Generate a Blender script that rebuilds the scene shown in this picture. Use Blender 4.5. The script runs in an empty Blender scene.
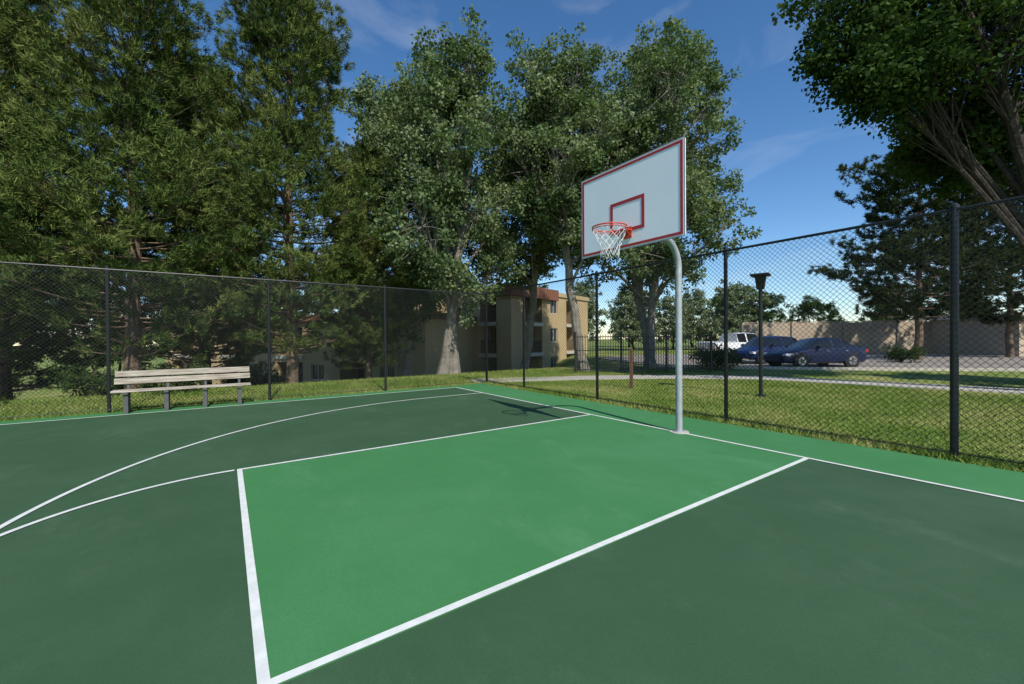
import bpy, math, numpy as np
from mathutils import Vector, Matrix
rng = np.random.default_rng(7)
scene = bpy.context.scene
COL = scene.collection
rad = math.radians

# ------------------------------------------------------------------ survey frame
CAM = np.array([3.924, -5.930, 1.513]); YAW, PITCH, ROLL = 2.5323, -0.0075, -0.0073
FW = np.array([math.cos(YAW), math.sin(YAW)]); RT = np.array([math.sin(YAW), -math.cos(YAW)])
def site(x, d):
    return CAM[0] + RT[0]*x + FW[0]*d, CAM[1] + RT[1]*x + FW[1]*d
def sstep(v, a, b):
    t = np.clip((v-a)/(b-a), 0, 1); return t*t*(3-2*t)
def gz(X, Y):
    n = -(X+8.26); m = Y+0.55*(X+8)
    return -0.035 - 2.2*sstep(n, 4, 16)*(1-sstep(m, 5, 12))

# ------------------------------------------------------------------ materials
def newmat(name):
    m = bpy.data.materials.new(name); m.use_nodes = True
    nt = m.node_tree; b = nt.nodes.get("Principled BSDF"); return m, nt, b
def surf(name, c1, c2, scale=5, rough=0.8, bump=0.0, bscale=None, detail=6, metal=0.0, coat=0.0, coords='Object', big=None, bigscale=0.3, bdist=0.01, spec=0.5):
    m, nt, b = newmat(name); N = nt.nodes; L = nt.links
    tc = N.new("ShaderNodeTexCoord")
    nz = N.new("ShaderNodeTexNoise"); nz.inputs["Scale"].default_value = scale; nz.inputs["Detail"].default_value = detail
    nz.inputs["Roughness"].default_value = 0.65
    L.new(tc.outputs[coords], nz.inputs["Vector"])
    rp = N.new("ShaderNodeValToRGB"); rp.color_ramp.elements[0].position = 0.3; rp.color_ramp.elements[1].position = 0.7
    rp.color_ramp.elements[0].color = (*c1, 1); rp.color_ramp.elements[1].color = (*c2, 1)
    L.new(nz.outputs["Fac"], rp.inputs["Fac"]); out = rp.outputs["Color"]
    if big:
        n2 = N.new("ShaderNodeTexNoise"); n2.inputs["Scale"].default_value = bigscale; n2.inputs["Detail"].default_value = 4
        L.new(tc.outputs[coords], n2.inputs["Vector"])
        r2 = N.new("ShaderNodeValToRGB"); r2.color_ramp.elements[0].position = 0.42; r2.color_ramp.elements[1].position = 0.68
        L.new(n2.outputs["Fac"], r2.inputs["Fac"])
        mx = N.new("ShaderNodeMixRGB"); mx.inputs["Color2"].default_value = (*big, 1)
        L.new(r2.outputs["Color"], mx.inputs["Fac"]); L.new(out, mx.inputs["Color1"]); out = mx.outputs["Color"]
    L.new(out, b.inputs["Base Color"])
    b.inputs["Roughness"].default_value = rough; b.inputs["Metallic"].default_value = metal
    b.inputs["Coat Weight"].default_value = coat; b.inputs["Specular IOR Level"].default_value = spec
    if bump:
        n3 = N.new("ShaderNodeTexNoise"); n3.inputs["Scale"].default_value = bscale or scale*4; n3.inputs["Detail"].default_value = 4
        L.new(tc.outputs[coords], n3.inputs["Vector"])
        bp = N.new("ShaderNodeBump"); bp.inputs["Strength"].default_value = bump; bp.inputs["Distance"].default_value = bdist
        L.new(n3.outputs["Fac"], bp.inputs["Height"]); L.new(bp.outputs["Normal"], b.inputs["Normal"])
    return m
def courtmat(name, base, worn, dark):
    m, nt, b = newmat(name); N = nt.nodes; L = nt.links; tc = N.new("ShaderNodeTexCoord")
    def noise(scale, det, ro=0.6, dist=0.0, vec=None):
        n = N.new("ShaderNodeTexNoise"); n.inputs["Scale"].default_value = scale; n.inputs["Detail"].default_value = det; n.inputs["Roughness"].default_value = ro; n.inputs["Distortion"].default_value = dist
        L.new(vec or tc.outputs["Object"], n.inputs["Vector"]); return n.outputs["Fac"]
    def ramp(f, p0, p1, v0=0.0, v1=1.0):
        r = N.new("ShaderNodeMapRange"); r.inputs[1].default_value = p0; r.inputs[2].default_value = p1; r.inputs[3].default_value = v0; r.inputs[4].default_value = v1; L.new(f, r.inputs[0]); return r.outputs[0]
    def mul(a, c):
        x = N.new("ShaderNodeMath"); x.operation = 'MULTIPLY'; L.new(a, x.inputs[0]); L.new(c, x.inputs[1]); return x.outputs[0]
    def mix(a, c, f, mode='MIX'):
        x = N.new("ShaderNodeMixRGB"); x.blend_type = mode
        if isinstance(a, tuple): x.inputs["Color1"].default_value = (*a, 1)
        else: L.new(a, x.inputs["Color1"])
        if isinstance(c, tuple): x.inputs["Color2"].default_value = (*c, 1)
        else: L.new(c, x.inputs["Color2"])
        L.new(f, x.inputs["Fac"]); return x.outputs["Color"]
    c = mix(base, dark, ramp(noise(1.3, 5), 0.35, 0.75, 0, 0.7))
    c = mix(c, worn, ramp(noise(0.45, 8, 0.7, 0.4), 0.46, 0.70, 0, 0.7))
    mp = N.new("ShaderNodeMapping"); mp.inputs["Scale"].default_value = (0.8, 1.5, 1); mp.inputs["Rotation"].default_value = (0, 0, 0.6); L.new(tc.outputs["Object"], mp.inputs["Vector"])
    pale = tuple(min(1, w*1.15+0.05) for w in worn)
    c = mix(c, pale, mul(ramp(noise(0.9, 10, 0.7, 0.2, mp.outputs["Vector"]), 0.55, 0.80, 0, 0.5), ramp(noise(14, 5, 0.8), 0.3, 0.6, 0.45, 1)))
    g = ramp(noise(170, 3, 0.7), 0.3, 0.7, 0.82, 1.16)
    vm = N.new("ShaderNodeVectorMath"); vm.operation = 'SCALE'; L.new(c, vm.inputs[0]); L.new(g, vm.inputs["Scale"])
    L.new(vm.outputs[0], b.inputs["Base Color"]); L.new(ramp(noise(3, 5), 0.3, 0.7, 0.62, 0.78), b.inputs["Roughness"])
    b.inputs["Specular IOR Level"].default_value = 0.25; return m
def leafmat(name, cols, trans=0.3, scale=0.35):
    m = bpy.data.materials.new(name); m.use_nodes = True; nt = m.node_tree; N = nt.nodes; L = nt.links
    N.clear(); o = N.new("ShaderNodeOutputMaterial")
    g = N.new("ShaderNodeNewGeometry"); rp = N.new("ShaderNodeValToRGB")
    e = rp.color_ramp.elements
    e[0].color = (*cols[0], 1); e[1].color = (*cols[-1], 1)
    for i, c in enumerate(cols[1:-1]):
        k = e.new((i+1)/(len(cols)-1)); k.color = (*c, 1)
    tc = N.new("ShaderNodeTexCoord"); nz = N.new("ShaderNodeTexNoise"); nz.inputs["Scale"].default_value = scale; nz.inputs["Detail"].default_value = 1
    L.new(tc.outputs["Object"], nz.inputs["Vector"])
    a = N.new("ShaderNodeMath"); a.operation = 'MULTIPLY_ADD'; a.inputs[1].default_value = 0.6
    L.new(g.outputs["Random Per Island"], a.inputs[0])
    s = N.new("ShaderNodeMath"); s.operation = 'MULTIPLY_ADD'; s.inputs[1].default_value = 1.5; s.inputs[2].default_value = -0.55
    L.new(nz.outputs["Fac"], s.inputs[0]); L.new(s.outputs[0], a.inputs[2]); L.new(a.outputs[0], rp.inputs["Fac"])
    d = N.new("ShaderNodeBsdfDiffuse"); L.new(rp.outputs["Color"], d.inputs["Color"]); last = d
    if trans:
        t = N.new("ShaderNodeBsdfTranslucent")
        tcx = N.new("ShaderNodeMixRGB"); tcx.blend_type = 'MULTIPLY'; tcx.inputs["Fac"].default_value = 1; tcx.inputs["Color2"].default_value = (1.35, 1.5, 0.65, 1)
        L.new(rp.outputs["Color"], tcx.inputs["Color1"]); L.new(tcx.outputs["Color"], t.inputs["Color"])
        m1 = N.new("ShaderNodeMixShader"); m1.inputs[0].default_value = trans; L.new(d.outputs[0], m1.inputs[1]); L.new(t.outputs[0], m1.inputs[2]); last = m1
    L.new(last.outputs[0], o.inputs["Surface"]); return m

M = {}
M['dark'] = courtmat("court_dark_green", (0.042, 0.097, 0.046), (0.058, 0.116, 0.062), (0.035, 0.085, 0.039))
M['light'] = courtmat("court_light_green", (0.054, 0.205, 0.070), (0.074, 0.232, 0.094), (0.047, 0.185, 0.062))
M['line'] = surf("court_line_paint", (0.60, 0.62, 0.58), (0.78, 0.79, 0.76), 9, 0.6, detail=9)
M['conc'] = surf("concrete", (0.40, 0.36, 0.31), (0.52, 0.48, 0.42), 4, 0.85)
M['grass'] = surf("grass_ground", (0.085, 0.150, 0.026), (0.17, 0.235, 0.048), 7, 0.95, 0, 90, 8, big=(0.29, 0.28, 0.10), bigscale=0.5, spec=0.1)
M['asph'] = surf("old_asphalt", (0.19, 0.165, 0.14), (0.26, 0.23, 0.195), 3, 0.9, big=(0.30, 0.265, 0.22), bigscale=0.15)
M['black'] = surf("black_vinyl", (0.008, 0.009, 0.009), (0.014, 0.015, 0.015), 8, 0.45, detail=1)
M['galv'] = surf("galvanised_steel", (0.32, 0.34, 0.35), (0.46, 0.48, 0.49), 14, 0.55, 0, 40, metal=0.3)
M['board'] = surf("backboard_white", (0.80, 0.85, 0.88), (0.84, 0.89, 0.91), 3, 0.4)
M['red'] = surf("red_paint", (0.36, 0.025, 0.025), (0.44, 0.035, 0.035), 8, 0.45)
M['orange'] = surf("rim_orange", (0.58, 0.055, 0.025), (0.66, 0.075, 0.03), 8, 0.4)
M['net'] = surf("nylon_net", (0.70, 0.70, 0.68), (0.8, 0.8, 0.78), 20, 0.8)
def woodmat():
    m, nt, b = newmat("weathered_wood"); N = nt.nodes; L = nt.links; tc = N.new("ShaderNodeTexCoord")
    mp = N.new("ShaderNodeMapping"); mp.inputs["Scale"].default_value = (22, 1.1, 22); L.new(tc.outputs["Object"], mp.inputs["Vector"])
    n = N.new("ShaderNodeTexNoise"); n.inputs["Scale"].default_value = 2.2; n.inputs["Detail"].default_value = 8; L.new(mp.outputs["Vector"], n.inputs["Vector"])
    r = N.new("ShaderNodeValToRGB"); r.color_ramp.elements[0].position = 0.32; r.color_ramp.elements[1].position = 0.66
    r.color_ramp.elements[0].color = (0.19, 0.15, 0.11, 1); r.color_ramp.elements[1].color = (0.52, 0.47, 0.38, 1)
    L.new(n.outputs["Fac"], r.inputs["Fac"]); L.new(r.outputs["Color"], b.inputs["Base Color"]); b.inputs["Roughness"].default_value = 0.85; return m
M['wood'] = woodmat()
M['legs'] = surf("bench_legs_steel", (0.055, 0.06, 0.06), (0.10, 0.10, 0.095), 6, 0.7)
M['bark'] = surf("pine_bark", (0.09, 0.06, 0.04), (0.20, 0.14, 0.095), 7, 0.95)
M['barkl'] = surf("cottonwood_bark", (0.14, 0.12, 0.095), (0.31, 0.28, 0.23), 5, 0.95, 0.8, 14, bdist=0.04)
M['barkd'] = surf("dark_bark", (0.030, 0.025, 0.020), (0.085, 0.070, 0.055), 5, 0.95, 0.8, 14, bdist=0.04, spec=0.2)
M['stucco'] = surf("tan_stucco", (0.45, 0.33, 0.17), (0.52, 0.39, 0.21), 1.2, 0.9, big=(0.41, 0.30, 0.16), bigscale=0.3)
M['rust'] = surf("rust_stucco", (0.20, 0.085, 0.05), (0.25, 0.105, 0.06), 2, 0.9)
M['trim'] = surf("brown_trim", (0.10, 0.065, 0.045), (0.14, 0.09, 0.06), 5, 0.8)
M['roof'] = surf("roof_gravel", (0.25, 0.22, 0.19), (0.35, 0.31, 0.27), 6, 0.9)
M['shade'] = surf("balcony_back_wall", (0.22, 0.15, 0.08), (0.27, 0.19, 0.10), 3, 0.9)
M['glass'] = surf("window_glass", (0.03, 0.04, 0.05), (0.05, 0.06, 0.07), 1, 0.08)
M['frame'] = surf("window_frame", (0.50, 0.45, 0.37), (0.57, 0.52, 0.44), 4, 0.6)
M['block'] = surf("block_wall", (0.42, 0.34, 0.25), (0.50, 0.41, 0.31), 1.0, 0.95, big=(0.38, 0.30, 0.22), bigscale=0.2)
M['blue'] = surf("car_paint_navy", (0.005, 0.009, 0.040), (0.007, 0.012, 0.048), 3, 0.45, coat=0.15, spec=0.3)
M['blue2'] = surf("car_paint_blue", (0.006, 0.015, 0.075), (0.008, 0.020, 0.09), 3, 0.45, coat=0.15, spec=0.3)
M['white'] = surf("car_paint_white", (0.74, 0.74, 0.73), (0.78, 0.78, 0.77), 3, 0.3, coat=1.0)
M['cglass'] = surf("car_glass", (0.010, 0.012, 0.014), (0.018, 0.02, 0.022), 1, 0.12)
M['tyre'] = surf("tyre_rubber", (0.015, 0.015, 0.015), (0.025, 0.025, 0.025), 10, 0.85)
M['rimm'] = surf("alloy_wheel", (0.4, 0.4, 0.41), (0.5, 0.5, 0.51), 10, 0.35, metal=0.8)
M['lampw'] = surf("head_lamp_lens", (0.6, 0.62, 0.65), (0.7, 0.72, 0.75), 10, 0.15)
M['lampr'] = surf("tail_lamp_lens", (0.3, 0.01, 0.01), (0.4, 0.02, 0.02), 10, 0.2)
M['post'] = surf("brown_post", (0.10, 0.05, 0.03), (0.16, 0.09, 0.05), 8, 0.85)
M['needle'] = leafmat("pine_needles", [(0.028, 0.054, 0.016), (0.070, 0.108, 0.028), (0.135, 0.170, 0.046), (0.21, 0.23, 0.075)], 0, 0.55)
M['needled'] = leafmat("dark_pine_needles", [(0.022, 0.038, 0.014), (0.045, 0.065, 0.022), (0.085, 0.10, 0.034)], 0, 0.45)
M['leaf'] = leafmat("cottonwood_leaves", [(0.052, 0.086, 0.034), (0.100, 0.145, 0.058), (0.165, 0.215, 0.100), (0.28, 0.32, 0.20)], 0.24, 0.55)
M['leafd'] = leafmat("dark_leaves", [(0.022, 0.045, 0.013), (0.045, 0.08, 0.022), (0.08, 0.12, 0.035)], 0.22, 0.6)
M['leafy'] = leafmat("silver_leaves", [(0.12, 0.16, 0.08), (0.19, 0.23, 0.13), (0.27, 0.31, 0.19)], 0.2, 0.6)
M['blade'] = leafmat("grass_blades", [(0.080, 0.140, 0.024), (0.150, 0.225, 0.040), (0.24, 0.29, 0.075), (0.40, 0.36, 0.15)], 0, 0.55)
M['dry'] = leafmat("dry_leaves", [(0.13, 0.08, 0.03), (0.25, 0.18, 0.07), (0.36, 0.30, 0.13)], 0, 0.6)

# ------------------------------------------------------------------ mesh helpers
class MB:
    def __init__(s): s.v = []; s.f = []; s.n = 0; s.mats = []
    def mi(s, mat):
        if mat not in s.mats: s.mats.append(mat)
        return s.mats.index(mat)
    def add(s, V, F, mat):
        V = np.asarray(V, float).reshape(-1, 3); F = np.asarray(F, np.int64)
        s.v.append(V); s.f.append((F+s.n, s.mi(mat))); s.n += len(V)
    def box(s, x0, x1, y0, y1, z0, z1, mat, T=None):
        V = np.array([[x, y, z] for x in (x0, x1) for y in (y0, y1) for z in (z0, z1)], float)
        if T is not None: V = T(V)
        s.add(V, [[0, 1, 3, 2], [4, 6, 7, 5], [0, 4, 5, 1], [2, 3, 7, 6], [0, 2, 6, 4], [1, 5, 7, 3]], mat)
    def tube(s, P, R, mat, n=8, caps=True, closed=False):
        P = np.asarray(P, float); k = len(P); R = np.full(k, R) if np.isscalar(R) else np.asarray(R, float)
        if closed: T = np.roll(P, -1, 0)-np.roll(P, 1, 0)
        else: T = np.gradient(P, axis=0)
        T /= np.linalg.norm(T, axis=1)[:, None]+1e-9
        ref = np.array([0, 0, 1.]) if abs(T[0, 2]) < 0.9 else np.array([1., 0, 0])
        a = np.linspace(0, 2*np.pi, n, endpoint=False); rows = []
        for i in range(k):
            U = np.cross(T[i], ref); U /= np.linalg.norm(U)+1e-9; W = np.cross(T[i], U)
            if abs(np.dot(T[i], ref)) > 0.97: ref = np.array([1., 0.3, 0])
            rows.append(P[i]+R[i]*(np.cos(a)[:, None]*U+np.sin(a)[:, None]*W))
        V = np.concatenate(rows); F = []
        for i in range(k if closed else k-1):
            j = (i+1) % k
            for q in range(n): F.append([i*n+q, i*n+(q+1) % n, j*n+(q+1) % n, j*n+q])
        s.add(V, F, mat)
        if caps and not closed:
            for i in (0, k-1):
                c = np.vstack([rows[i], P[i][None]])
                s.add(c, [[q, (q+1) % n, n] for q in range(n)], mat)
    def make(s, name, parent=None, smooth=False, loc=None):
        me = bpy.data.meshes.new(name+"_mesh")
        V = np.concatenate(s.v); me.vertices.add(len(V)); me.vertices.foreach_set("co", V.ravel())
        loops = []; starts = []; tot = 0; mi = []
        for F, m in s.f:
            c, k = F.shape; loops.append(F.ravel()); starts.append(tot+np.arange(c)*k); tot += c*k; mi.append(np.full(c, m))
        me.loops.add(tot); me.loops.foreach_set("vertex_index", np.concatenate(loops).astype(np.int32))
        st = np.concatenate(starts).astype(np.int32)
        me.polygons.add(len(st)); me.polygons.foreach_set("loop_start", st)
        me.polygons.foreach_set("material_index", np.concatenate(mi).astype(np.int32))
        me.polygons.foreach_set("use_smooth", np.full(len(st), bool(smooth)))
        for m in s.mats: me.materials.append(M[m])
        me.update(calc_edges=True); me.validate()
        o = bpy.data.objects.new(name, me); COL.objects.link(o)
        if parent: o.parent = parent
        if loc is not None: o.location = loc
        return o
def empty(name, loc=(0, 0, 0), rz=0):
    e = bpy.data.objects.new(name, None); COL.objects.link(e); e.location = loc; e.rotation_euler = (0, 0, rz); e.empty_display_size = 0.3; return e
def dup(o, loc, rz, sc=1.0, name=None):
    n = bpy.data.objects.new(name or o.name.split('.')[0], o.data); COL.objects.link(n); n.location = loc; n.rotation_euler = (0, 0, rz)
    n.scale = (sc, sc, sc) if np.isscalar(sc) else sc; return n
def bevel(o, w=0.01, seg=2):
    b = o.modifiers.new("bevel", 'BEVEL'); b.width = w; b.segments = seg; b.limit_method = 'ANGLE'; return o
def sharp(o, a=30):
    try: o.data.set_sharp_from_angle(angle=rad(a))
    except Exception: pass
    return o

# ------------------------------------------------------------------ ground
g = np.linspace(-1, 1, 181); ax = np.sign(g)*(np.abs(g)**2.6)*420
GX, GY = np.meshgrid(ax-8, ax+4, indexing='ij'); GZ = gz(GX, GY)
inside = (GX > -8.0) & (GX < 8.0) & (GY > -14.4) & (GY < 1.1); GZ = np.where(inside, -0.12, GZ)
V = np.stack([GX, GY, GZ], -1).reshape(-1, 3); k = len(ax)
idx = np.arange(k*k).reshape(k, k)
F = np.stack([idx[:-1, :-1], idx[1:, :-1], idx[1:, 1:], idx[:-1, 1:]], -1).reshape(-1, 4)
b = MB(); b.add(V, F, 'grass'); b.make("ground", smooth=True)

# ------------------------------------------------------------------ court
HW = 7.62; KW = 1.865
court = empty("basketball_court")
b = MB(); b.box(-8.2, 8.2, -15.2, 1.28, -0.15, 0.0, 'light'); bevel(b.make("court_slab", court), 0.015)
b = MB(); b.box(-HW, HW, -14.3, 0, 0.0005, 0.004, 'dark'); b.make("playing_surface", court)
b = MB(); b.box(-KW, KW, -5.83, 0, 0.0045, 0.008, 'light'); b.make("key_area", court)
b = MB(); lw = 0.05; zl = 0.012
def rect(x0, x1, y0, y1): b.add([[x0, y0, zl], [x1, y0, zl], [x1, y1, zl], [x0, y1, zl]], [[0, 1, 2, 3]], 'line')
def arc(cx, cy, r, a0, a1, n):
    a = np.linspace(a0, a1, n); V = []
    for t in a:
        for q in (r-lw/2, r+lw/2): V.append([cx+q*math.cos(t), cy+q*math.sin(t), zl])
    b.add(V, [[2*i, 2*i+1, 2*i+3, 2*i+2] for i in range(n-1)], 'line')
rect(-HW, HW, -lw, 0)
rect(-HW, -HW+lw, -14.3, -lw); rect(HW-lw, HW, -14.3, -lw)
rect(-KW, -KW+lw, -5.83, -lw); rect(KW-lw, KW, -5.83, -lw)
rect(-KW+lw, KW-lw, -5.83, -5.83+lw)
arc(0, -5.83, KW-lw/2, math.pi+0.014, 2*math.pi-0.014, 60)
R3 = 6.02
arc(0, -1.575, R3-lw/2, math.pi, 2*math.pi, 120)
rect(-R3, -R3+lw, -1.575, -lw); rect(R3-lw, R3, -1.575, -lw)
b.make("court_lines", court)

# ------------------------------------------------------------------ hoop
hoop = empty("basketball_hoop", (0.07, 0.0, 0))
b = MB()
P = [(0, 0, 0), (0, 0, 2.55)]
for t in np.linspace(0, math.pi/2, 12): P.append((0, -0.45+0.45*math.cos(t), 2.62+0.45*math.sin(t)))
P.append((0, -1.1, 3.09)); P.append((0, -1.2, 3.10))
b.tube(P, 0.051, 'galv', 24)
b.tube([(0, 0, -0.01), (0, 0, 0.03)], 0.09, 'galv', 24)
sharp(b.make("gooseneck_pole", hoop, smooth=True), 40)
b = MB()
b.tube([(0, 0, 0.001), (0, 0, 0.018)], 0.15, 'conc', 28); b.make("footing", hoop)
BY = -1.22; bz0, bz1 = 2.79, 4.00; hw = 0.89
b = MB(); b.box(-hw, hw, BY-0.02, BY+0.02, bz0, bz1, 'board'); bevel(b.make("backboard", hoop), 0.006)
b = MB()
def brect(x0, x1, z0, z1, w, y, mat):
    b.box(x0, x1, y-0.003, y, z0, z0+w, mat); b.box(x0, x1, y-0.003, y, z1-w, z1, mat)
    b.box(x0, x0+w, y-0.003, y, z0+w, z1-w, mat); b.box(x1-w, x1, y-0.003, y, z0+w, z1-w, mat)
brect(-hw+0.016, hw-0.016, bz0+0.016, bz1-0.016, 0.036, BY-0.0225, 'red')
brect(-0.30, 0.30, 3.02, 3.48, 0.047, BY-0.0225, 'red')
b.make("board_markings", hoop)
b = MB()
brect(-hw-0.012, hw+0.012, bz0-0.012, bz1+0.012, 0.012, BY-0.018, 'galv')
for sx in (-0.3, 0.3):
    b.box(sx-0.02, sx+0.02, BY+0.021, BY+0.06, 2.9, 3.85, 'galv')
    b.tube([(sx, BY+0.05, 3.6), (0, -0.35, 3.05)], 0.017, 'galv', 8)
b.box(-0.32, 0.32, BY+0.061, BY+0.09, 3.06, 3.14, 'galv')
b.make("board_bracing", hoop)
b = MB(); rc = np.array([0, BY-0.38, 3.03]); rr = 0.229
t = np.linspace(0, 2*np.pi, 48, endpoint=False)
b.tube(np.stack([rc[0]+rr*np.cos(t), rc[1]+rr*np.sin(t), np.full(48, rc[2])], 1), 0.0105, 'orange', 8, closed=True)
b.tube(np.stack([rc[0]+(rr)*np.cos(t), rc[1]+rr*np.sin(t), np.full(48, rc[2]-0.03)], 1), 0.006, 'orange', 6, closed=True)
b.box(-0.09, 0.09, BY-0.034, BY-0.024, 2.92, 3.08, 'orange')
b.box(-0.09, 0.09, BY-0.15, BY-0.034, 3.02, 3.034, 'orange')
for sx in (-1, 1):
    b.tube([(sx*0.07, BY-0.03, 2.95), (sx*0.12, BY-0.2, 3.02)], 0.009, 'orange', 6)
b.make("rim", hoop)
b = MB(); nn = 12; lv = 6
def netp(i, l):
    ang = 2*np.pi*(i+0.5*(l % 2))/nn; f = l/lv
    r = rr*(1-0.50*min(1, f*1.35)) if f < 0.7 else rr*(0.52+0.12*(f-0.7))
    return (rc[0]+r*math.cos(ang)+0.015*math.sin(3*f), rc[1]+r*math.sin(ang), rc[2]-0.02-0.38*f+0.012*math.sin(i*2.3+l))
for l in range(lv):
    for i in range(nn):
        for dd in ((0, 1) if l % 2 else (0, -1)):
            p = np.array(netp(i, l)); q = np.array(netp((i+dd) % nn, l+1)); mdl = (p+q)/2-np.array([0, 0, 0.006])
            b.tube([p, mdl, q], 0.0033, 'net', 5, caps=False)
b.make("net", hoop)

# ------------------------------------------------------------------ bench
bench = empty("park_bench", (-7.92, -6.655, 0))
b = MB(); Lb = 1.225
for z0, xo, d0 in ((0.60, -0.215, 0.0), (0.755, -0.25, 0.01)):
    b.box(xo-0.02, xo+0.02, -Lb+d0, Lb-d0, z0, z0+0.125, 'wood')
bevel(b.make("backrest", bench), 0.006)
b = MB()
for x0 in (-0.15, 0.02): b.box(x0, x0+0.15, -Lb, Lb, 0.45, 0.49, 'wood')
bevel(b.make("seat", bench), 0.006)
for i, y in enumerate((-1.0, -0.34, 0.34, 1.0)):
    b = MB()
    b.box(-0.17, -0.09, y-0.04, y+0.04, 0.0, 0.40, 'legs'); b.box(0.05, 0.13, y-0.04, y+0.04, 0.0, 0.40, 'legs')
    b.box(-0.2, 0.17, y-0.041, y+0.041, 0.40, 0.449, 'legs')
    V = np.array([[-0.24, y-0.025, 0.449], [-0.197, y-0.025, 0.449], [-0.197, y+0.025, 0.449], [-0.24, y+0.025, 0.449],
                  [-0.31, y-0.025, 0.86], [-0.2725, y-0.025, 0.86], [-0.2725, y+0.025, 0.86], [-0.31, y+0.025, 0.86]])
    b.add(V, [[0, 1, 5, 4], [1, 2, 6, 5], [2, 3, 7, 6], [3, 0, 4, 7], [4, 5, 6, 7]], 'legs')
    bevel(b.make("leg_%d" % (i+1), bench), 0.005)

# ------------------------------------------------------------------ chain-link fence
def chainlink(name, p0, p1, posts, H=3.11, z0=0.03, terminal=()):
    e = empty(name, (p0[0], p0[1], 0), math.atan2(p1[1]-p0[1], p1[0]-p0[0])); Lf = math.hypot(p1[0]-p0[0], p1[1]-p0[1])
    b = MB(); Hh = H-0.05-z0; st = 0.078; wr = 0.0026; V = []; F = []
    for sgn, yo in ((1, -0.003), (-1, 0.003)):
        x = -Hh
        while x < Lf+Hh:
            s0, s1 = (x, x+Hh) if sgn > 0 else (x, x-Hh)
            t0, t1 = 0.0, 1.0; dx = s1-s0
            ta, tb = (0-s0)/dx, (Lf-s0)/dx
            lo, hi = min(ta, tb), max(ta, tb); t0 = max(t0, lo); t1 = min(t1, hi)
            if t1-t0 > 0.005:
                ns = max(1, int((t1-t0)*30)); dv = np.array([dx, Hh])/math.hypot(dx, Hh); pn = np.array([-dv[1], dv[0]])
                base = len(V); ts = np.linspace(t0, t1, ns+1)
                for t in ts:
                    cx, cz = s0+dx*t, z0+Hh*t; wy = 0.006*math.sin(cx*1.9)+0.004*math.sin(cz*2.7+cx)
                    V.append([cx+pn[0]*wr, wy+yo-wr*0.6, cz+pn[1]*wr]); V.append([cx-pn[0]*wr, wy+yo-wr*0.6, cz-pn[1]*wr]); V.append([cx, wy+yo+wr, cz])
                for i in range(ns):
                    for q in range(3): F.append([base+i*3+q, base+i*3+(q+1) % 3, base+i*3+3+(q+1) % 3, base+i*3+3+q])
            x += st
    b.add(V, F, 'black'); b.make("chain_link_mesh", e)
    b = MB()
    for s in posts:
        r = 0.040 if s in terminal else 0.033
        b.tube([(s, 0.045, -0.1), (s, 0.045, H)], r, 'black', 14)
        b.tube([(s, 0.045, H-0.02), (s, 0.045, H+0.015), (s, 0.045, H+0.045)], [r*1.15, r*1.15, r*0.4], 'black', 14)
        for zz in np.linspace(0.3, H-0.3, 6): b.tube([(s, 0.045, zz-0.01), (s, 0.045, zz+0.01)], r+0.004, 'black', 14)
    b.make("posts", e)
    b = MB(); b.tube([(0, 0.03, H-0.04), (Lf, 0.03, H-0.04)], 0.021, 'black', 10)
    b.tube([(0, 0.012, 0.06), (Lf, 0.012, 0.06)], 0.006, 'black', 6); b.make("rails", e)
    return e
cx, cy = -8.26, 1.45
xs = [0, 2.17, 5.16, 8.30, 11.14, 14.13, 17.12]
chainlink("chain_link_fence", (cx, cy), (cx+17.2, cy), xs, terminal=(0, 11.14))
ys = [-16.97, -13.97, -10.98, -7.99, -5.0, -2.01]
chainlink("chain_link_fence", (cx, -16.97), (cx, cy), [y+16.97 for y in ys])

# ------------------------------------------------------------------ path, lot
PATH = [(22, 6.5), (15.5, 9.8), (11.9, 13.2), (9.2, 15.6), (6, 16.2), (2.5, 16.0), (-1.5, 15.2)]
def ribbon(name, pts, w, z, mat, th=0.06):
    P = np.array([site(*p) for p in pts]); Q = []
    for i in range(len(P)-1):
        for t in np.linspace(0, 1, 8, endpoint=False): Q.append(P[i]*(1-t)+P[i+1]*t)
    Q.append(P[-1]); Q = np.array(Q)
    for _ in range(6): Q[1:-1] = (Q[:-2]+Q[1:-1]*2+Q[2:])/4
    T = np.gradient(Q, axis=0); T /= np.linalg.norm(T, axis=1)[:, None]; Nn = np.stack([-T[:, 1], T[:, 0]], 1)
    V = []
    for q, n in zip(Q, Nn):
        a, c = q-n*w/2, q+n*w/2
        V += [[a[0], a[1], z-th], [a[0], a[1], z], [c[0], c[1], z], [c[0], c[1], z-th]]
    F = []
    for i in range(len(Q)-1):
        for j in range(3): F.append([4*i+j, 4*i+j+1, 4*i+j+5, 4*i+j+4])
    b = MB(); b.add(V, F, mat); return b.make(name)
ribbon("sidewalk", PATH, 1.35, -0.005, 'conc')
P = [site(*p) for p in [(7.5, 22.5), (12, 19.6), (24, 17.2), (75, 10), (85, 38), (28, 37), (12, 37), (6.5, 33)]]
b = MB(); n = len(P); V = [[p[0], p[1], 0.0] for p in P]
b.v.append(np.array(V)); b.n += n; b.mi('asph'); b.f.append((np.array([list(range(n))]), 0)); b.make("parking_lot")
ribbon("kerb", [(7.5, 22.4), (12, 19.5), (24, 17.1), (75, 9.9)], 0.15, 0.10, 'conc', 0.14)

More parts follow.
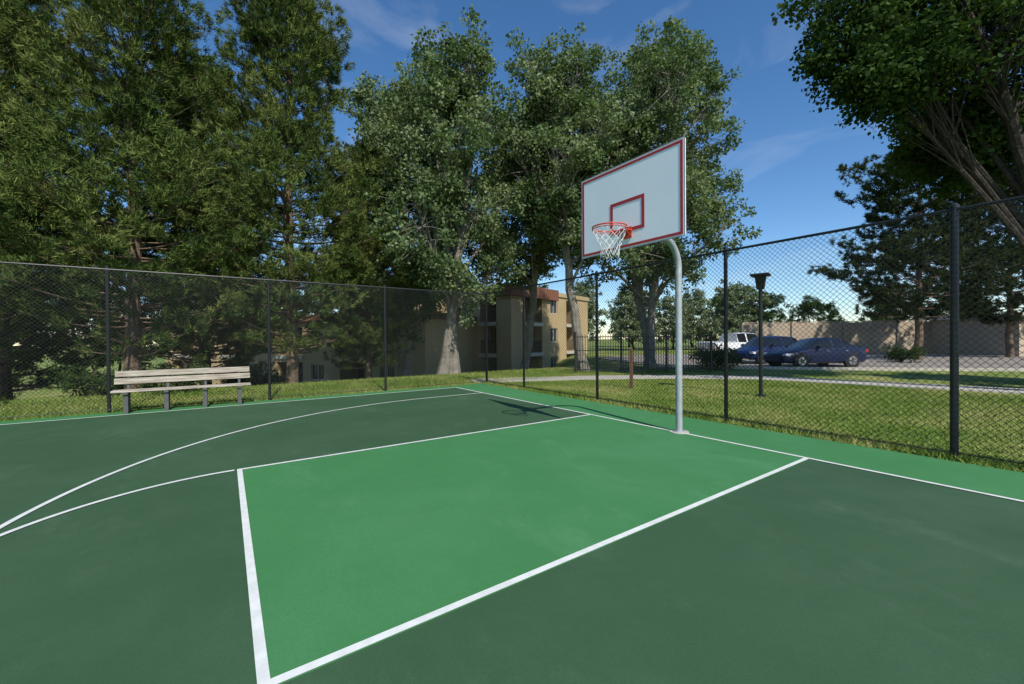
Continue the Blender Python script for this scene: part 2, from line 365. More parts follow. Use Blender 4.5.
# ------------------------------------------------------------------ grass blades
def blades(name, n, x0, x1, y0, y1, h=0.055, skip=None):
    X = rng.uniform(x0, x1, n); Y = rng.uniform(y0, y1, n)
    if skip is not None: k = ~skip(X, Y); X, Y = X[k], Y[k]
    n = len(X); Z = gz(X, Y); a = rng.uniform(0, 2*np.pi, n); hh = h*rng.uniform(0.5, 1.3, n); w = 0.007+0.003*rng.random(n)
    lx, ly = rng.normal(0, 0.6, n)*hh, rng.normal(0, 0.6, n)*hh
    V = np.zeros((n, 3, 3)); V[:, 0] = np.stack([X-w*np.cos(a), Y-w*np.sin(a), Z], 1); V[:, 1] = np.stack([X+w*np.cos(a), Y+w*np.sin(a), Z], 1)
    V[:, 2] = np.stack([X+lx, Y+ly, Z+hh], 1)
    b = MB(); b.add(V.reshape(-1, 3), np.arange(3*n).reshape(-1, 3), 'blade'); return b.make(name)
def inpath(X, Y):
    x = (X-CAM[0])*RT[0]+(Y-CAM[1])*RT[1]; d = (X-CAM[0])*FW[0]+(Y-CAM[1])*FW[1]
    pts = np.array(PATH); m = np.zeros(len(X), bool)
    for a_, c_ in zip(pts[:-1], pts[1:]):
        v = c_-a_; t = np.clip(((x-a_[0])*v[0]+(d-a_[1])*v[1])/(v@v), 0, 1)
        m |= np.hypot(x-a_[0]-t*v[0], d-a_[1]-t*v[1]) < 0.72
    return m
blades("lawn_grass", 110000, -8.2, 7.5, 1.30, 10.5, 0.04, inpath)
blades("lawn_grass", 7000, -8.2, 7.5, 1.28, 1.55, 0.10)
blades("lawn_grass", 32000, -12.5, -8.22, -14, 8, 0.09)

# ------------------------------------------------------------------ trees
def kites(C, S, Nn, asp=0.40):
    n = len(C); r = rng.normal(size=(n, 3)); Nn = Nn/(np.linalg.norm(Nn, axis=1)[:, None]+1e-9)
    T = np.cross(Nn, r); T /= np.linalg.norm(T, axis=1)[:, None]+1e-9; B = np.cross(Nn, T); S = S[:, None]
    V = np.stack([C-T*S*0.5, C+B*S*asp-T*S*0.06, C+T*S*0.5, C-B*S*asp-T*S*0.06], 1)
    return V.reshape(-1, 3), np.arange(4*n).reshape(-1, 4)
# a little leaf litter caught along the fence edges
n1, n2 = 150, 160
LX = np.concatenate([rng.uniform(-8, 8, n1), -8.15+np.abs(rng.normal(0, 0.14, n2))])
LY = np.concatenate([1.26-np.abs(rng.normal(0, 0.05, n1)), rng.uniform(-10, 1.2, n2)])
n = len(LX); V, F = kites(np.stack([LX, LY, rng.uniform(0.006, 0.014, n)], 1), rng.uniform(0.015, 0.035, n), np.stack([rng.normal(0, 0.12, n), rng.normal(0, 0.12, n), np.ones(n)], 1))
b = MB(); b.add(V, F, 'dry'); b.make("fallen_leaves")
def curve(p, q, bend, n=7):
    t = np.linspace(0, 1, n)[:, None]; m = (p+q)/2+bend
    return p*(1-t)**2+2*m*t*(1-t)+q*t*t
def broadleaf(name, H, R, zb, nblob=16, sub=26, lv=110, leaf=0.12, bark='barkl', lm='leaf', br=(1.1, 1.8), trunkr=0.24, lean=(0, 0), prof=None, stems=1, blobs=None, csz=(0.32, 0.6)):
    b = MB(); trunks = []
    for s in range(stems):
        off = np.array([rng.normal(0, 0.2), rng.normal(0, 0.2), 0]) if stems > 1 else np.zeros(3)
        top = np.array([lean[0]+rng.normal(0, R*0.12)*(1+stems*0.6), lean[1]+rng.normal(0, R*0.12)*(1+stems*0.6), H*0.86])
        P = curve(off+np.array([0, 0, -0.3]), top, np.array([rng.normal(0, 0.3), rng.normal(0, 0.3), 0]), 14)
        P[1:-1, :2] += rng.normal(0, 0.05, (12, 2)); rr_ = trunkr*(1-np.linspace(0, 1, 14))**0.8*0.9+0.03; rr_[0] *= 1.4
        b.tube(P, rr_, bark, 9); trunks.append(P)
    if blobs is None:
        blobs = []
        for i in range(nblob):
            f = (i+0.5)/nblob; z = zb+(H-zb-0.9)*f
            pr = prof(f) if prof else math.sin(math.pi*min(0.97, 0.16+0.80*f))**0.65
            a = i*2.399+rng.normal(0, 0.4); rad_ = R*pr*rng.uniform(0.35, 0.85)
            ax_ = np.array(lean)*f
            blobs.append((ax_[0]+rad_*math.cos(a), ax_[1]+rad_*math.sin(a), z, rng.uniform(*br)*(0.7+0.3*pr)))
    Cs = []; Ss = []; Ns = []
    for (bx, by, bz, r) in blobs:
        c = np.array([bx, by, bz]); P = trunks[rng.integers(len(trunks))]
        zt = max(zb*0.55, bz-0.9*math.hypot(bx, by)-0.8); j = int(np.argmin(np.abs(P[:, 2]-zt))); p = P[j]
        hl = curve(p, c, np.array([0, 0, 0.3]), 7); rl = max(0.04, 0.45*trunkr*(1-j/16))
        b.tube(hl, np.linspace(rl, 0.025, 7), bark, 6, caps=False)
        for k in range(sub):
            dv = rng.normal(size=3); dv /= np.linalg.norm(dv); rad_ = r*rng.uniform(0.45, 1.2)
            q = c+dv*rad_*np.array([1, 1, 0.9]); st = hl[rng.integers(3, 7)]
            b.tube(curve(st, q, np.array([0, 0, 0.1]), 4), np.linspace(0.02, 0.006, 4), bark, 4, caps=False)
            cs = rng.uniform(*csz); n = int(lv*(cs/0.45)**2*rng.uniform(0.6, 1.3))
            g = rng.normal(size=(n, 3)); g /= np.linalg.norm(g, axis=1)[:, None]; g *= (rng.random(n)**0.45)[:, None]*cs*np.array([1.05, 1.05, 0.8])
            g[:, 2] -= 0.15*(g[:, 0]**2+g[:, 1]**2)
            Cs.append(q+g); Ss.append(leaf*rng.uniform(0.6, 1.25, n)); Ns.append(rng.normal(size=(n, 3))*0.8+g/cs*0.5+np.array([0, 0, 0.45]))
    V, F = kites(np.concatenate(Cs), np.concatenate(Ss), np.concatenate(Ns)); b.add(V, F, lm)
    return b.make(name)
def pine(name, H, R, zb=1.3, tuft=9, dens=1.4, nl=0.19, bark='bark', lm='needle', gap=0.38, pw=0.50, nw=0.014, lowthin=True):
    b = MB(); P = np.array([[0, 0, -0.3]]+[[rng.normal(0, 0.04), rng.normal(0, 0.04), z] for z in np.linspace(0.6, H*0.97, 12)])
    b.tube(P, np.linspace(0.24, 0.03, 13), bark, 9); TC = []; TD = []
    z = zb
    while z < H-0.1:
        f = (z-zb)/(H-zb); Lz = R*(1-f)**pw*(0.80+0.20*math.sin(f*13+R))*min(1, 0.72+f*3)
        nb = rng.integers(5, 8); a0 = rng.uniform(0, 6.28); dl_ = dens*(min(1, 0.45+f*4) if lowthin else 1)
        for i in range(nb):
            a = a0+i*2*np.pi/nb+rng.normal(0, 0.25); Lb_ = Lz*rng.uniform(0.5, 1.25)+0.2
            dv = np.array([math.cos(a), math.sin(a), 0]); rise = (0.05+0.60*f)*Lb_+rng.normal(0, 0.15)
            p = np.array([0, 0, z+rng.normal(0, 0.1)]); q = p+dv*Lb_+np.array([0, 0, rise+0.1*Lb_])
            C = curve(p, q, np.array([0, 0, -0.14*Lb_]), 7); b.tube(C, np.linspace(0.035*(1-f)+0.012, 0.006, 7), bark, 4, caps=False)
            nt = int((12+24*Lb_)*dl_); side = np.array([-dv[1], dv[0], 0])
            ncl = max(4, nt//9); ct = 0.30+0.74*rng.random(ncl)**0.75; co = rng.normal(0, 1, ncl); cz = rng.normal(0.08, 0.10, ncl); pick = rng.integers(0, ncl, nt)
            t = np.clip(ct[pick]+rng.normal(0, 0.04, nt), 0.1, 1.02); t0 = t*6; i0 = np.clip(t0.astype(int), 0, 5); fr = (t0-i0)[:, None]; base = C[i0]*(1-fr)+C[i0+1]*fr
            wd = (0.10+0.25*Lb_*np.sin(np.pi*np.clip(t*0.85, 0, 1)))
            off = side*(co[pick]*wd+rng.normal(0, 0.09, nt))[:, None]+np.array([0, 0, 1.])*(cz[pick]+rng.normal(0, 0.08, nt))[:, None]
            TC.append(base+off); TD.append(dv*0.5+off*0.8+np.array([0, 0, 0.6])+rng.normal(0, 0.25, (nt, 3)))
        z += gap*rng.uniform(0.7, 1.2)*(1-0.35*f)
    TC = np.concatenate(TC); TD = np.concatenate(TD); TD /= np.linalg.norm(TD, axis=1)[:, None]
    n = len(TC); c = np.repeat(TC, tuft, 0); d = np.repeat(TD, tuft, 0)+rng.normal(0, 0.55, (n*tuft, 3)); d /= np.linalg.norm(d, axis=1)[:, None]
    c = c+rng.normal(0, 0.03, c.shape); w = np.cross(d, rng.normal(size=d.shape)); w /= np.linalg.norm(w, axis=1)[:, None]; ll = (nl*rng.uniform(0.7, 1.2, len(d)))[:, None]
    V = np.stack([c-w*nw, c+w*nw, c+d*ll], 1).reshape(-1, 3)
    b.add(V, np.arange(len(V)).reshape(-1, 3), lm); return b.make(name)
def put(o, x, d, rz=0, sc=1.0):
    X, Y = site(x, d); o.location = (X, Y, gz(X, Y)); o.rotation_euler = (0, 0, rz); o.scale = (sc, sc, sc) if np.isscalar(sc) else sc; return o
def rep(o, x, d, rz, sc=1.0, name=None):
    X, Y = site(x, d); return dup(o, (X, Y, gz(X, Y)), rz, sc, name)

pA = put(pine("pine_tree", 14.5, 4.3), -12.3, 13.4)
pB = put(pine("pine_tree", 15.8, 3.9), -8.7, 16.2)
rep(pA, -16.6, 11.6, 2.1, (1.0, 1.0, 1.08))
rep(pB, -7.2, 20.5, 1.3, (0.85, 0.85, 0.74))
rep(pA, -14.6, 19.5, 4.0, (1.15, 1.15, 1.1)); rep(pB, -21, 17, 2.6, 1.1)
cw = dict(lv=90, leaf=0.145, csz=(0.28, 0.55), sub=28)
cA = put(broadleaf("cottonwood_tree", 15.2, 3.5, 3.6, nblob=25, stems=2, **cw), -2.7, 18.4)
cB = put(broadleaf("cottonwood_tree", 15.6, 3.8, 6.0, nblob=26, stems=1, trunkr=0.25, lean=(-0.95, -1.0), **cw), 3.5, 19.6)
cC = put(broadleaf("cottonwood_tree", 16.8, 5.3, 4.8, nblob=40, stems=2, br=(1.3, 1.9), **cw), 7.4, 21.6)
rep(cA, -5.9, 22.5, 2.2, (1.15, 1.15, 1.12))
rep(cB, 0.6, 24.6, 2.6, (1.05, 1.05, 1.0))
# right-hand trees
b1 = [(-3.6, -0.6, 8.6, 1.5), (-2.4, 0.8, 7.6, 1.4), (-4.4, 0.9, 9.8, 1.5), (-1.3, 0, 9.6, 1.8), (-3.0, 0, 10.6, 1.7), (-0.2, 1.0, 7.4, 1.5), (0.4, -1.2, 8.8, 1.7), (-1, 1.8, 9.0, 1.7), (1.6, 0.4, 8.2, 1.7), (1.0, 0.5, 10.5, 1.8), (-5.5, 0.2, 9.0, 1.2), (-4.9, 0.0, 8.0, 1.0), (-0.6, -1.8, 10.8, 1.6), (2.6, -1, 9.6, 1.7), (-0.7, -0.3, 12, 1.6), (-4.2, 0.4, 11.2, 1.5), (-2.0, 0.4, 6.6, 1.0), (-5.9, 0.6, 10.2, 1.2), (-2.2, 1.4, 6.9, 1.1), (-5.6, 0.0, 8.1, 0.8)]
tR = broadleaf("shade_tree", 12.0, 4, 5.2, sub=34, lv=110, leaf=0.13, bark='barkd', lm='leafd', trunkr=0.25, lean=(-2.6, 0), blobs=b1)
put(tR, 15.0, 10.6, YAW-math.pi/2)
pR = put(pine("pine_tree", 13.6, 5.2, 2.8, lm='needled', gap=0.50, pw=0.40, nl=0.24, nw=0.022, dens=1.3, lowthin=False), 26.2, 26.5)
rep(pR, 34.5, 28.5, 2.0, 0.9); rep(pA, 44, 30, 1.0, 0.9)
oA = put(broadleaf("silver_maple_tree", 8.5, 3.6, 1.6, nblob=13, sub=18, lv=50, leaf=0.24, lm='leafy', bark='barkd', trunkr=0.16), 27, 50)
rep(oA, 22, 56, 1.2, 0.9)
oB = put(broadleaf("maple_tree", 8.0, 3.8, 1.4, nblob=13, sub=18, lv=50, leaf=0.24, lm='leafd', bark='barkd', trunkr=0.16), 33, 54)
for i, (x, d, s) in enumerate([(16, 54, 1.0), (40, 55, 0.85), (47, 52, 0.9), (10, 60, 1.2), (55, 50, 0.9), (63, 46, 1.0), (20, 70, 1.2), (36, 70, 1.2), (3, 62, 1.2), (28, 64, 1.1), (72, 42, 1.0)]): rep(oB if i % 3 else oA, x, d, i*1.3, s)
rep(oB, 19, 9.5, 0.5, 0.9)
for i, (x, d, s) in enumerate([(-38, 36, 1.3), (-28, 42, 1.4), (-48, 28, 1.3), (-14, 48, 1.3)]): rep(oB, x, d, i*2.1, s)
# shrubs
sb = [(rng.normal(0, 0.45), rng.normal(0, 0.45), rng.uniform(0.3, 0.9), 0.45) for _ in range(7)]
sh = broadleaf("shrub", 1.5, 0.8, 0.2, sub=16, lv=60, leaf=0.09, bark='barkd', lm='leafd', trunkr=0.03, blobs=sb, csz=(0.2, 0.35)); put(sh, -13.5, 9.3)
for i, (x, d, s) in enumerate([(-10.3, 12.6, 0.8), (-12, 11.6, 0.7), (22.5, 23.5, 0.9), (-12, 19, 1.3), (-15, 16, 1.3), (9.6, 19.8, 1.0), (10.4, 20.8, 0.9)]): rep(sh, x, d, i*1.1, s)

# ------------------------------------------------------------------ buildings
def facade(par, nm, o, dv, L, z0, z1, wins, balcs, mat='stucco'):
    dv = np.array(dv)/np.hypot(*dv); nv = np.array([dv[1], -dv[0]])
    def pt(s, t, z): return [o[0]+dv[0]*s+nv[0]*t, o[1]+dv[1]*s+nv[1]*t, z]
    w = MB(); gl = MB(); fr = MB(); rl = MB()
    ops = [(a, c, e, f, 0.14) for a, c, e, f in wins]+[(a, c, e, f, 1.3) for a, c, e, f in balcs]
    S = sorted(set([0, L]+[q for op in ops for q in op[:2]])); Z = sorted(set([z0, z1]+[q for op in ops for q in op[2:4]]))
    for i in range(len(S)-1):
        for j in range(len(Z)-1):
            sm, zm = (S[i]+S[i+1])/2, (Z[j]+Z[j+1])/2
            if any(a < sm < c and e < zm < f for a, c, e, f, _ in ops): continue
            w.add([pt(S[i], 0, Z[j]), pt(S[i+1], 0, Z[j]), pt(S[i+1], 0, Z[j+1]), pt(S[i], 0, Z[j+1])], [[0, 1, 2, 3]], mat)
    for a, c, e, f, dp in ops:
        q = [(a, e), (c, e), (c, f), (a, f)]
        for k in range(4):
            (s1, z1_), (s2, z2_) = q[k], q[(k+1) % 4]
            w.add([pt(s1, 0, z1_), pt(s2, 0, z2_), pt(s2, -dp, z2_), pt(s1, -dp, z1_)], [[0, 1, 2, 3]], mat)
        def bx(mb, s0, s1, t0, t1, za, zb_, m): mb.box(s0, s1, t0, t1, za, zb_, m, T=lambda V: np.array([pt(*v) for v in V]))
        if dp < 1:
            gl.add([pt(a, -dp, e), pt(c, -dp, e), pt(c, -dp, f), pt(a, -dp, f)], [[0, 1, 2, 3]], 'glass')
            for (s0, s1, za, zb_) in ((a, c, e, e+0.06), (a, c, f-0.06, f), (a, a+0.06, e+0.06, f-0.06), (c-0.06, c, e+0.06, f-0.06), ((a+c)/2-0.03, (a+c)/2+0.03, e+0.06, f-0.06)):
                bx(fr, s0+0.002, s1-0.002, -dp+0.01, -dp+0.06, za, zb_, 'frame')
        else:
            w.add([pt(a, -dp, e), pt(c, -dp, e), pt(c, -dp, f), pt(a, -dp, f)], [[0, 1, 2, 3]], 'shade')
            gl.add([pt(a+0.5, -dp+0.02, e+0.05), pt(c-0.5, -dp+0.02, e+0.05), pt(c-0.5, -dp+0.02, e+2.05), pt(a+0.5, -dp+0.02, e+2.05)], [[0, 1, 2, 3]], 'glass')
            bx(rl, a, c, -0.06, -0.02, e+0.98, e+1.04, 'trim'); bx(rl, a, c, -0.06, -0.02, e+0.08, e+0.13, 'trim')
            for s in np.arange(a+0.06, c, 0.13): bx(rl, s, s+0.03, -0.055, -0.025, e+0.13, e+0.98, 'trim')
            bx(rl, a-0.1, c+0.1, 0.01, 0.10, e-0.28, e-0.02, 'frame')
    w.make(nm+"_wall", par)
    if gl.v: gl.make(nm+"_windows", par)
    if fr.v: fr.make(nm+"_window_frames", par)
    if rl.v: rl.make(nm+"_railings", par)
def apartment(o, r, Lr, Ll, z0, H, right_s, left_s):
    par = empty("apartment_building"); r = np.array(r)/np.hypot(*r); l = np.array([-r[1], r[0]]); o = np.array(o)
    fl = (H)/3.0; z1 = z0+H
    W1 = []; B1 = []; W2 = []; B2 = []
    for k in range(3):
        zf = z0+k*fl
        for a, c, t in right_s:
            (B1 if t == 'b' else W1).append((a, c, zf+(0.12 if t == 'b' else 0.95), zf+(2.25 if t == 'b' else 2.15)))
        for a, c, t in left_s:
            (B2 if t == 'b' else W2).append((a, c, zf+(0.12 if t == 'b' else 0.95), zf+(2.25 if t == 'b' else 2.15)))
    facade(par, "east", o, r, Lr, z0-1, z1, W1, B1)
    ol = o+l*Ll
    facade(par, "south", ol, -l, Ll, z0-1, z1, W2, B2)
    c = o+r*Lr
    facade(par, "north", c, l, Ll, z0-1, z1, [], [])
    facade(par, "west", c+l*Ll, -r, Lr, z0-1, z1, [], [])
    def T(V): return np.array([[o[0]+r[0]*v[0]+l[0]*v[1], o[1]+r[1]*v[0]+l[1]*v[1], v[2]] for v in V])
    b = MB(); b.box(0.02, Lr-0.02, 0.02, Ll-0.02, z1-0.1, z1-0.02, 'roof', T); b.make("roof", par)
    b = MB(); e = 0.12
    b.box(-e, Lr+e, -e, 0.2, z1, z1+0.36, 'stucco', T); b.box(-e, Lr+e, Ll-0.2, Ll+e, z1, z1+0.36, 'stucco', T)
    b.box(-e, 0.2, 0.2, Ll-0.2, z1, z1+0.36, 'stucco', T); b.box(Lr-0.2, Lr+e, 0.2, Ll-0.2, z1, z1+0.36, 'stucco', T)
    b.make("parapet", par); return par, T, z1
o1 = site(-0.1, 31); r1 = FW*0.79+RT*0.61
ap, T1, z1 = apartment(o1, r1, 12.5, 16, -2.2, 7.4, [(1.9, 4.3, 'b'), (5.6, 6.8, 'w'), (8.3, 10.4, 'b')], [(12.9, 14.6, 'b'), (9.2, 11.4, 'b'), (6.2, 7.6, 'w'), (2.0, 4.6, 'b')])
b = MB(); b.box(-0.25, 1.3, -0.25, 1.0, -3.2, z1-0.7, 'stucco', T1); b.box(-0.30, 6.5, -0.30, 1.4, z1-0.40, z1+0.50, 'rust', T1); b.make("corner_pier_and_cap", ap)
o2 = site(-5.6, 26.5); r2 = FW*0.35-RT*0.94
par2 = empty("apartment_building"); rv = np.array(r2)/np.hypot(*r2); dl = -rv
Lb2 = 26; oo = np.array(o2)+rv*Lb2
fl = 2.6; wn = []; bl = []
for k in range(2):
    zf = -2.3+k*fl
    for s in range(0, 24, 6): bl.append((s+1.0, s+3.6, zf+0.12, zf+2.2)); wn.append((s+4.4, s+5.6, zf+0.95, zf+2.1))
facade(par2, "front", oo, dl, Lb2, -3.3, 2.9, wn, bl)
nv = np.array([-dl[1], dl[0]])
facade(par2, "side", np.array(o2), nv, 10, -3.3, 2.9, [(3, 4.4, -1.3, 0), (3, 4.4, 1.3, 2.5)], [])
def T2(V): return np.array([[oo[0]+dl[0]*v[0]+nv[0]*v[1], oo[1]+dl[1]*v[0]+nv[1]*v[1], v[2]] for v in V])
b = MB()
b.box(-0.3, Lb2+0.3, -0.3, 10.3, 2.9, 3.35, 'rust', T2); b.box(0.1, Lb2-0.1, 0.1, 9.9, 3.353, 3.40, 'roof', T2)
b.make("roof", par2)

# block wall and garage
w0, w1 = np.array(site(22, 39)), np.array(site(47, 34)); dv = (w1-w0); Lw = np.hypot(*dv); dv /= Lw
par = empty("block_wall", (w0[0], w0[1], -0.05), math.atan2(dv[1], dv[0]))
b = MB(); b.box(0, Lw, -0.1, 0.1, 0, 2.85, 'block'); b.make("wall_panels", par)
b = MB()
for s in np.arange(0, Lw, 4.2): b.box(s-0.22, s+0.22, -0.22, 0.22, 0, 2.90, 'block')
b.box(-0.1, Lw+0.1, -0.13, 0.13, 2.903, 2.96, 'block'); b.make("pilasters_and_cap", par)
g0 = np.array(site(37, 30)); gd = (FW*0.05+RT*1.0); gd /= np.hypot(*gd)
par = empty("garage_building", (g0[0], g0[1], -0.05), math.atan2(gd[1], gd[0]))
b = MB(); b.box(0, 14, 0, 6, 0, 2.9, 'block'); b.make("walls", par)
b = MB(); b.box(-0.4, 14.4, -0.5, 6.4, 2.905, 3.2, 'frame'); b.make("roof", par)
b = MB()
for s in (0.8, 5.2, 9.6): b.box(s, s+3.4, -0.04, 0.02, 0.02, 2.3, 'frame')
b.make("garage_doors", par)

# ------------------------------------------------------------------ iron fence
a0, a1 = np.array(site(2.8, 18.2)), np.array(site(9.0, 18.6)); dv = a1-a0; Lf = np.hypot(*dv)
par = empty("iron_fence", (a0[0], a0[1], -0.04), math.atan2(dv[1], dv[0]))
b = MB()
for s in np.arange(0.1, Lf, 0.115): b.box(s-0.01, s+0.01, -0.01, 0.01, 0.08, 1.72, 'black')
b.make("pickets", par)
b = MB()
for s in np.linspace(0, Lf, 4): b.box(s-0.04, s+0.04, -0.04, 0.04, 0, 1.85, 'black')
for z in (0.15, 1.0, 1.6): b.box(0, Lf, -0.022, 0.022, z, z+0.035, 'black')
b.make("posts_and_rails", par)
X, Y = site(3.65, 12.6); par = empty("wooden_post", (X, Y, -0.04), 0.4)
b = MB(); b.box(-0.045, 0.045, -0.045, 0.045, 0, 1.2, 'post'); b.add([[-.055, -.055, 1.2], [.055, -.055, 1.2], [.055, .055, 1.2], [-.055, .055, 1.2], [0, 0, 1.26]], [[0, 1, 4], [1, 2, 4], [2, 3, 4], [3, 0, 4]], 'post'); bevel(b.make("post", par), 0.006)

# ------------------------------------------------------------------ street lamp
X, Y = site(6.5, 10.75); par = empty("street_lamp", (X, Y, -0.04), 0.3)
b = MB(); b.tube([(0, 0, 0), (0, 0, 2.80)], 0.045, 'black', 14); b.box(-0.11, 0.11, -0.11, 0.11, 0, 0.05, 'black'); b.make("lamp_pole", par)
b = MB()
b.add([[-.07, -.07, 2.80], [.07, -.07, 2.80], [.07, .07, 2.80], [-.07, .07, 2.80], [-.11, -.11, 3.14], [.11, -.11, 3.14], [.11, .11, 3.14], [-.11, .11, 3.14]], [[0, 1, 5, 4], [1, 2, 6, 5], [2, 3, 7, 6], [3, 0, 4, 7], [0, 1, 2, 3]], 'cglass')
for sx, sy in ((1, 1), (1, -1), (-1, 1), (-1, -1)): b.tube([(sx*.072, sy*.072, 2.80), (sx*.113, sy*.113, 3.14)], 0.012, 'black', 6)
b.make("lantern", par)
b = MB(); b.box(-0.22, 0.22, -0.22, 0.22, 3.14, 3.20, 'black'); bevel(b.make("lamp_cap", par), 0.02)

# ------------------------------------------------------------------ vehicles
def car(name, st, paint, L, wheels, glass_side, glass_top, x, d, heading, wr=0.33):
    X, Y = site(x, d); e = empty(name, (X, Y, 0.004), heading)
    body = MB(); n = len(st); rows = []
    for (s, w, belt, top, rw, zb) in st:
        half = [(w*0.80, zb), (w*0.97, zb+0.10), (w, (zb+belt)/2+0.05), (w*0.965, belt-0.04), (w*0.93, belt), (rw+0.03, top-0.05), (rw*0.9, top-0.005), (0, top+0.015)]
        rows.append([[s-L/2, yy, zz] for yy, zz in half]+[[s-L/2, -yy, zz] for yy, zz in half[-2::-1]])
    m = len(rows[0]); V = np.array(rows).reshape(-1, 3)
    fb = []; fg = []
    for i in range(n-1):
        sm = (st[i][0]+st[i+1][0])/2
        for j in range(m-1):
            q = [i*m+j, i*m+j+1, (i+1)*m+j+1, (i+1)*m+j]
            isg = (j in (4, m-2-4) and any(a < sm < c for a, c in glass_side)) or (j in (5, 6, m-2-5, m-2-6) and any(a < sm < c for a, c in glass_top))
            (fg if isg else fb).append(q)
    for i in (0, n-1):
        c = len(V); V = np.vstack([V, V[i*m:(i+1)*m].mean(0)[None]])
        for j in range(m-1): fb.append([i*m+j, i*m+j+1, c, c])
        fb.append([i*m+m-1, i*m, c, c])
    tri = [f[:3] for f in fb if f[2] == f[3]]; quad = [f for f in fb if f[2] != f[3]]
    body.add(V, quad, paint)
    body.f.append((np.array(tri), body.mi(paint)))
    body.f.append((np.array(fg), body.mi('cglass')))
    sharp(body.make("body", e, smooth=True), 28)
    W = MB()
    for s in wheels:
        for sd in (-1, 1):
            y = sd*(st[len(st)//2][1]); cx_ = s-L/2
            W.tube([(cx_, y*0.80, wr), (cx_, y*0.985, wr)], wr*1.17, 'tyre', 26)
            W.tube([(cx_, y*0.84, wr), (cx_, y*0.97, wr), (cx_, y*1.005, wr)], [wr, wr, wr*0.93], 'tyre', 26)
            W.tube([(cx_, y*1.0, wr), (cx_, y*1.012, wr)], wr*0.62, 'rimm', 20)
            for k in range(5):
                a = k*2*math.pi/5; W.tube([(cx_+0.1*wr*math.cos(a+.6), y*1.013, wr+0.1*wr*math.sin(a+.6)), (cx_+0.5*wr*math.cos(a+.6), y*1.013, wr+0.5*wr*math.sin(a+.6))], 0.03, 'tyre', 4)
    W.make("wheels", e)
    D = MB(); w0_ = st[1][1]
    for sd in (-1, 1):
        D.box(0.06-L/2, 0.30-L/2, sd*(w0_-0.02)-0.14, sd*(w0_-0.02)+0.07, 0.58, 0.70, 'lampw')
        D.box(L/2-0.22, L/2-0.03, sd*(st[-2][1]-0.06)-0.10, sd*(st[-2][1]-0.06)+0.09, 0.72, 0.88, 'lampr')
        sm = glass_side[0][0]+0.25; D.box(sm-L/2, sm-L/2+0.14, sd*0.96-0.09, sd*0.96+0.09, st[len(st)//2][2], st[len(st)//2][2]+0.13, paint)
        for hs in (0.48, 0.70): D.box(L*hs-L/2, L*hs-L/2+0.16, sd*0.90-0.015, sd*0.90+0.015, 0.80, 0.825, 'rimm')
    bevel(D.make("lights_and_mirrors", e), 0.02)
    return e
HD = math.atan2(RT[1], RT[0])
sed = [(0, .50, .52, .54, .40, .30), (0.10, .74, .62, .66, .6, .22), (0.5, .85, .72, .78, .66, .2), (1.0, .89, .82, .88, .7, .2), (1.42, .90, .89, .94, .70, .2), (2.10, .91, .92, 1.38, .60, .2), (2.60, .91, .93, 1.445, .60, .2), (2.68, .91, .93, 1.45, .60, .2), (3.2, .91, .94, 1.42, .59, .2), (3.30, .91, .95, 1.40, .59, .2), (3.95, .89, .98, 1.06, .62, .2), (4.4, .85, .95, 1.02, .62, .22), (4.56, .76, .86, .92, .6, .26), (4.62, .6, .6, .62, .5, .32)]
car("parked_car", sed, 'blue', 4.62, (0.88, 3.62), [(1.42, 2.60), (2.68, 3.20), (3.3, 3.75)], [(1.42, 2.10), (3.30, 3.95)], 15.3, 20.9, HD+0.12)
hat = [(0, .55, .56, .60, .45, .30), (0.12, .76, .68, .72, .6, .24), (0.9, .87, .86, .93, .7, .22), (1.15, .89, .92, 0.98, .70, .22), (1.85, .90, .95, 1.50, .60, .22), (2.45, .90, .97, 1.57, .60, .22), (2.53, .90, .97, 1.57, .60, .22), (3.3, .90, 1.0, 1.54, .58, .22), (3.4, .90, 1.0, 1.53, .58, .22), (3.85, .88, 1.04, 1.46, .56, .22), (4.15, .84, 1.0, 1.06, .6, .25), (4.22, .74, .7, .74, .5, .3)]
car("parked_car", hat, 'blue2', 4.22, (0.8, 3.4), [(1.15, 2.45), (2.53, 3.3), (3.4, 3.85)], [(1.15, 1.85), (3.85, 4.15)], 14.9, 24.2, HD+0.35)
pk = [(0, .60, .80, .84, .6, .42), (0.12, .86, .98, 1.04, .72, .38), (1.3, .95, 1.10, 1.16, .78, .36), (1.5, .96, 1.12, 1.2, .78, .36), (2.1, .97, 1.15, 1.78, .66, .36), (2.9, .97, 1.16, 1.84, .66, .36), (3.0, .97, 1.16, 1.84, .66, .36), (3.7, .97, 1.17, 1.80, .66, .36), (3.8, .97, 1.17, 1.22, .90, .36), (5.5, .96, 1.17, 1.22, .90, .40), (5.6, .92, 1.1, 1.15, .85, .45)]
car("pickup_truck", pk, 'white', 5.6, (1.0, 4.5), [(1.5, 2.9), (3.0, 3.7)], [(1.5, 2.1)], 16.3, 29.5, HD+math.pi+0.25, 0.4)

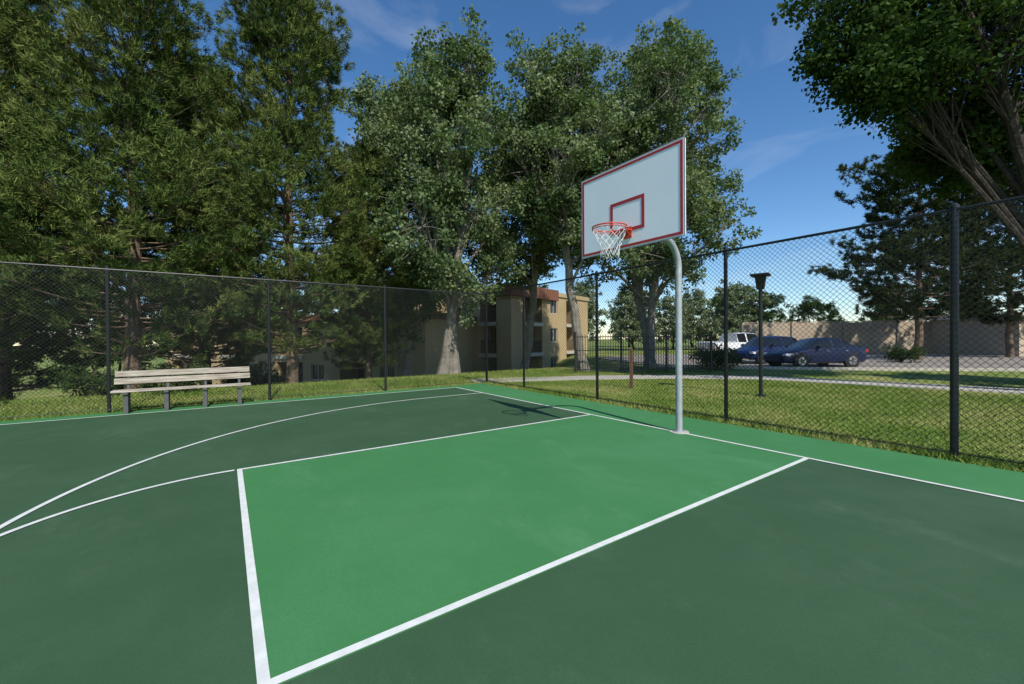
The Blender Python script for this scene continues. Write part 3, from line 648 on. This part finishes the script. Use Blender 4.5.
# ------------------------------------------------------------------ light
EL = 44.0; az = np.array([0.985, -0.172]); az /= np.hypot(*az)
tosun = Vector((az[0]*math.cos(rad(EL)), az[1]*math.cos(rad(EL)), math.sin(rad(EL))))
sl = bpy.data.lights.new("sun", 'SUN'); sl.energy = 5.0; sl.angle = rad(0.5); sl.color = (1.0, 0.95, 0.86)
so = bpy.data.objects.new("sun", sl); COL.objects.link(so); so.rotation_euler = (-tosun).to_track_quat('-Z', 'Y').to_euler(); so.location = (10, -5, 20)
wd = bpy.data.worlds.new("World"); scene.world = wd; wd.use_nodes = True; nt = wd.node_tree; N = nt.nodes; L = nt.links
bg = N.get("Background"); sky = N.new("ShaderNodeTexSky"); sky.sky_type = 'NISHITA'; sky.sun_disc = False
sky.sun_elevation = rad(EL); sky.sun_rotation = math.atan2(az[0], az[1]); sky.altitude = 1600; sky.air_density = 1.15; sky.dust_density = 0.3; sky.ozone_density = 3.0
tc = N.new("ShaderNodeTexCoord"); mp = N.new("ShaderNodeMapping"); mp.inputs["Scale"].default_value = (1.2, 3.0, 6.0); mp.inputs["Rotation"].default_value = (0.2, 0.1, 0.7)
nz = N.new("ShaderNodeTexNoise"); nz.inputs["Scale"].default_value = 1.6; nz.inputs["Detail"].default_value = 6; nz.inputs["Distortion"].default_value = 0.6
rp = N.new("ShaderNodeValToRGB"); rp.color_ramp.elements[0].position = 0.54; rp.color_ramp.elements[1].position = 0.80; rp.color_ramp.elements[1].color = (0.26, 0.26, 0.26, 1)
hs = N.new("ShaderNodeHueSaturation"); hs.inputs["Saturation"].default_value = 1.2; hs.inputs["Value"].default_value = 1.05
mx = N.new("ShaderNodeMixRGB"); mx.inputs["Color2"].default_value = (6, 6.3, 6.8, 1)
L.new(tc.outputs["Generated"], mp.inputs["Vector"]); L.new(mp.outputs["Vector"], nz.inputs["Vector"]); L.new(nz.outputs["Fac"], rp.inputs["Fac"])
L.new(sky.outputs["Color"], hs.inputs["Color"])
L.new(rp.outputs["Color"], mx.inputs["Fac"]); L.new(hs.outputs["Color"], mx.inputs["Color1"]); L.new(mx.outputs["Color"], bg.inputs["Color"])
bg.inputs["Strength"].default_value = 0.15
scene.view_settings.view_transform = 'Standard'; scene.view_settings.look = 'None'; scene.view_settings.exposure = 0

# ------------------------------------------------------------------ camera
fwd = np.array([FW[0], FW[1], 0]); right = np.array([RT[0], RT[1], 0]); up = np.array([0, 0, 1.])
f2 = fwd*math.cos(PITCH)+up*math.sin(PITCH); u2 = up*math.cos(PITCH)-fwd*math.sin(PITCH)
r3 = right*math.cos(ROLL)+u2*math.sin(ROLL); u3 = u2*math.cos(ROLL)-right*math.sin(ROLL)
cam = bpy.data.cameras.new("camera"); co = bpy.data.objects.new("camera", cam); COL.objects.link(co)
co.matrix_world = Matrix([[r3[0], u3[0], -f2[0], CAM[0]], [r3[1], u3[1], -f2[1], CAM[1]], [r3[2], u3[2], -f2[2], CAM[2]], [0, 0, 0, 1]])
cam.sensor_width = 36; cam.lens = 36*411.26/1024; cam.clip_start = 0.05; cam.clip_end = 2000
scene.camera = co
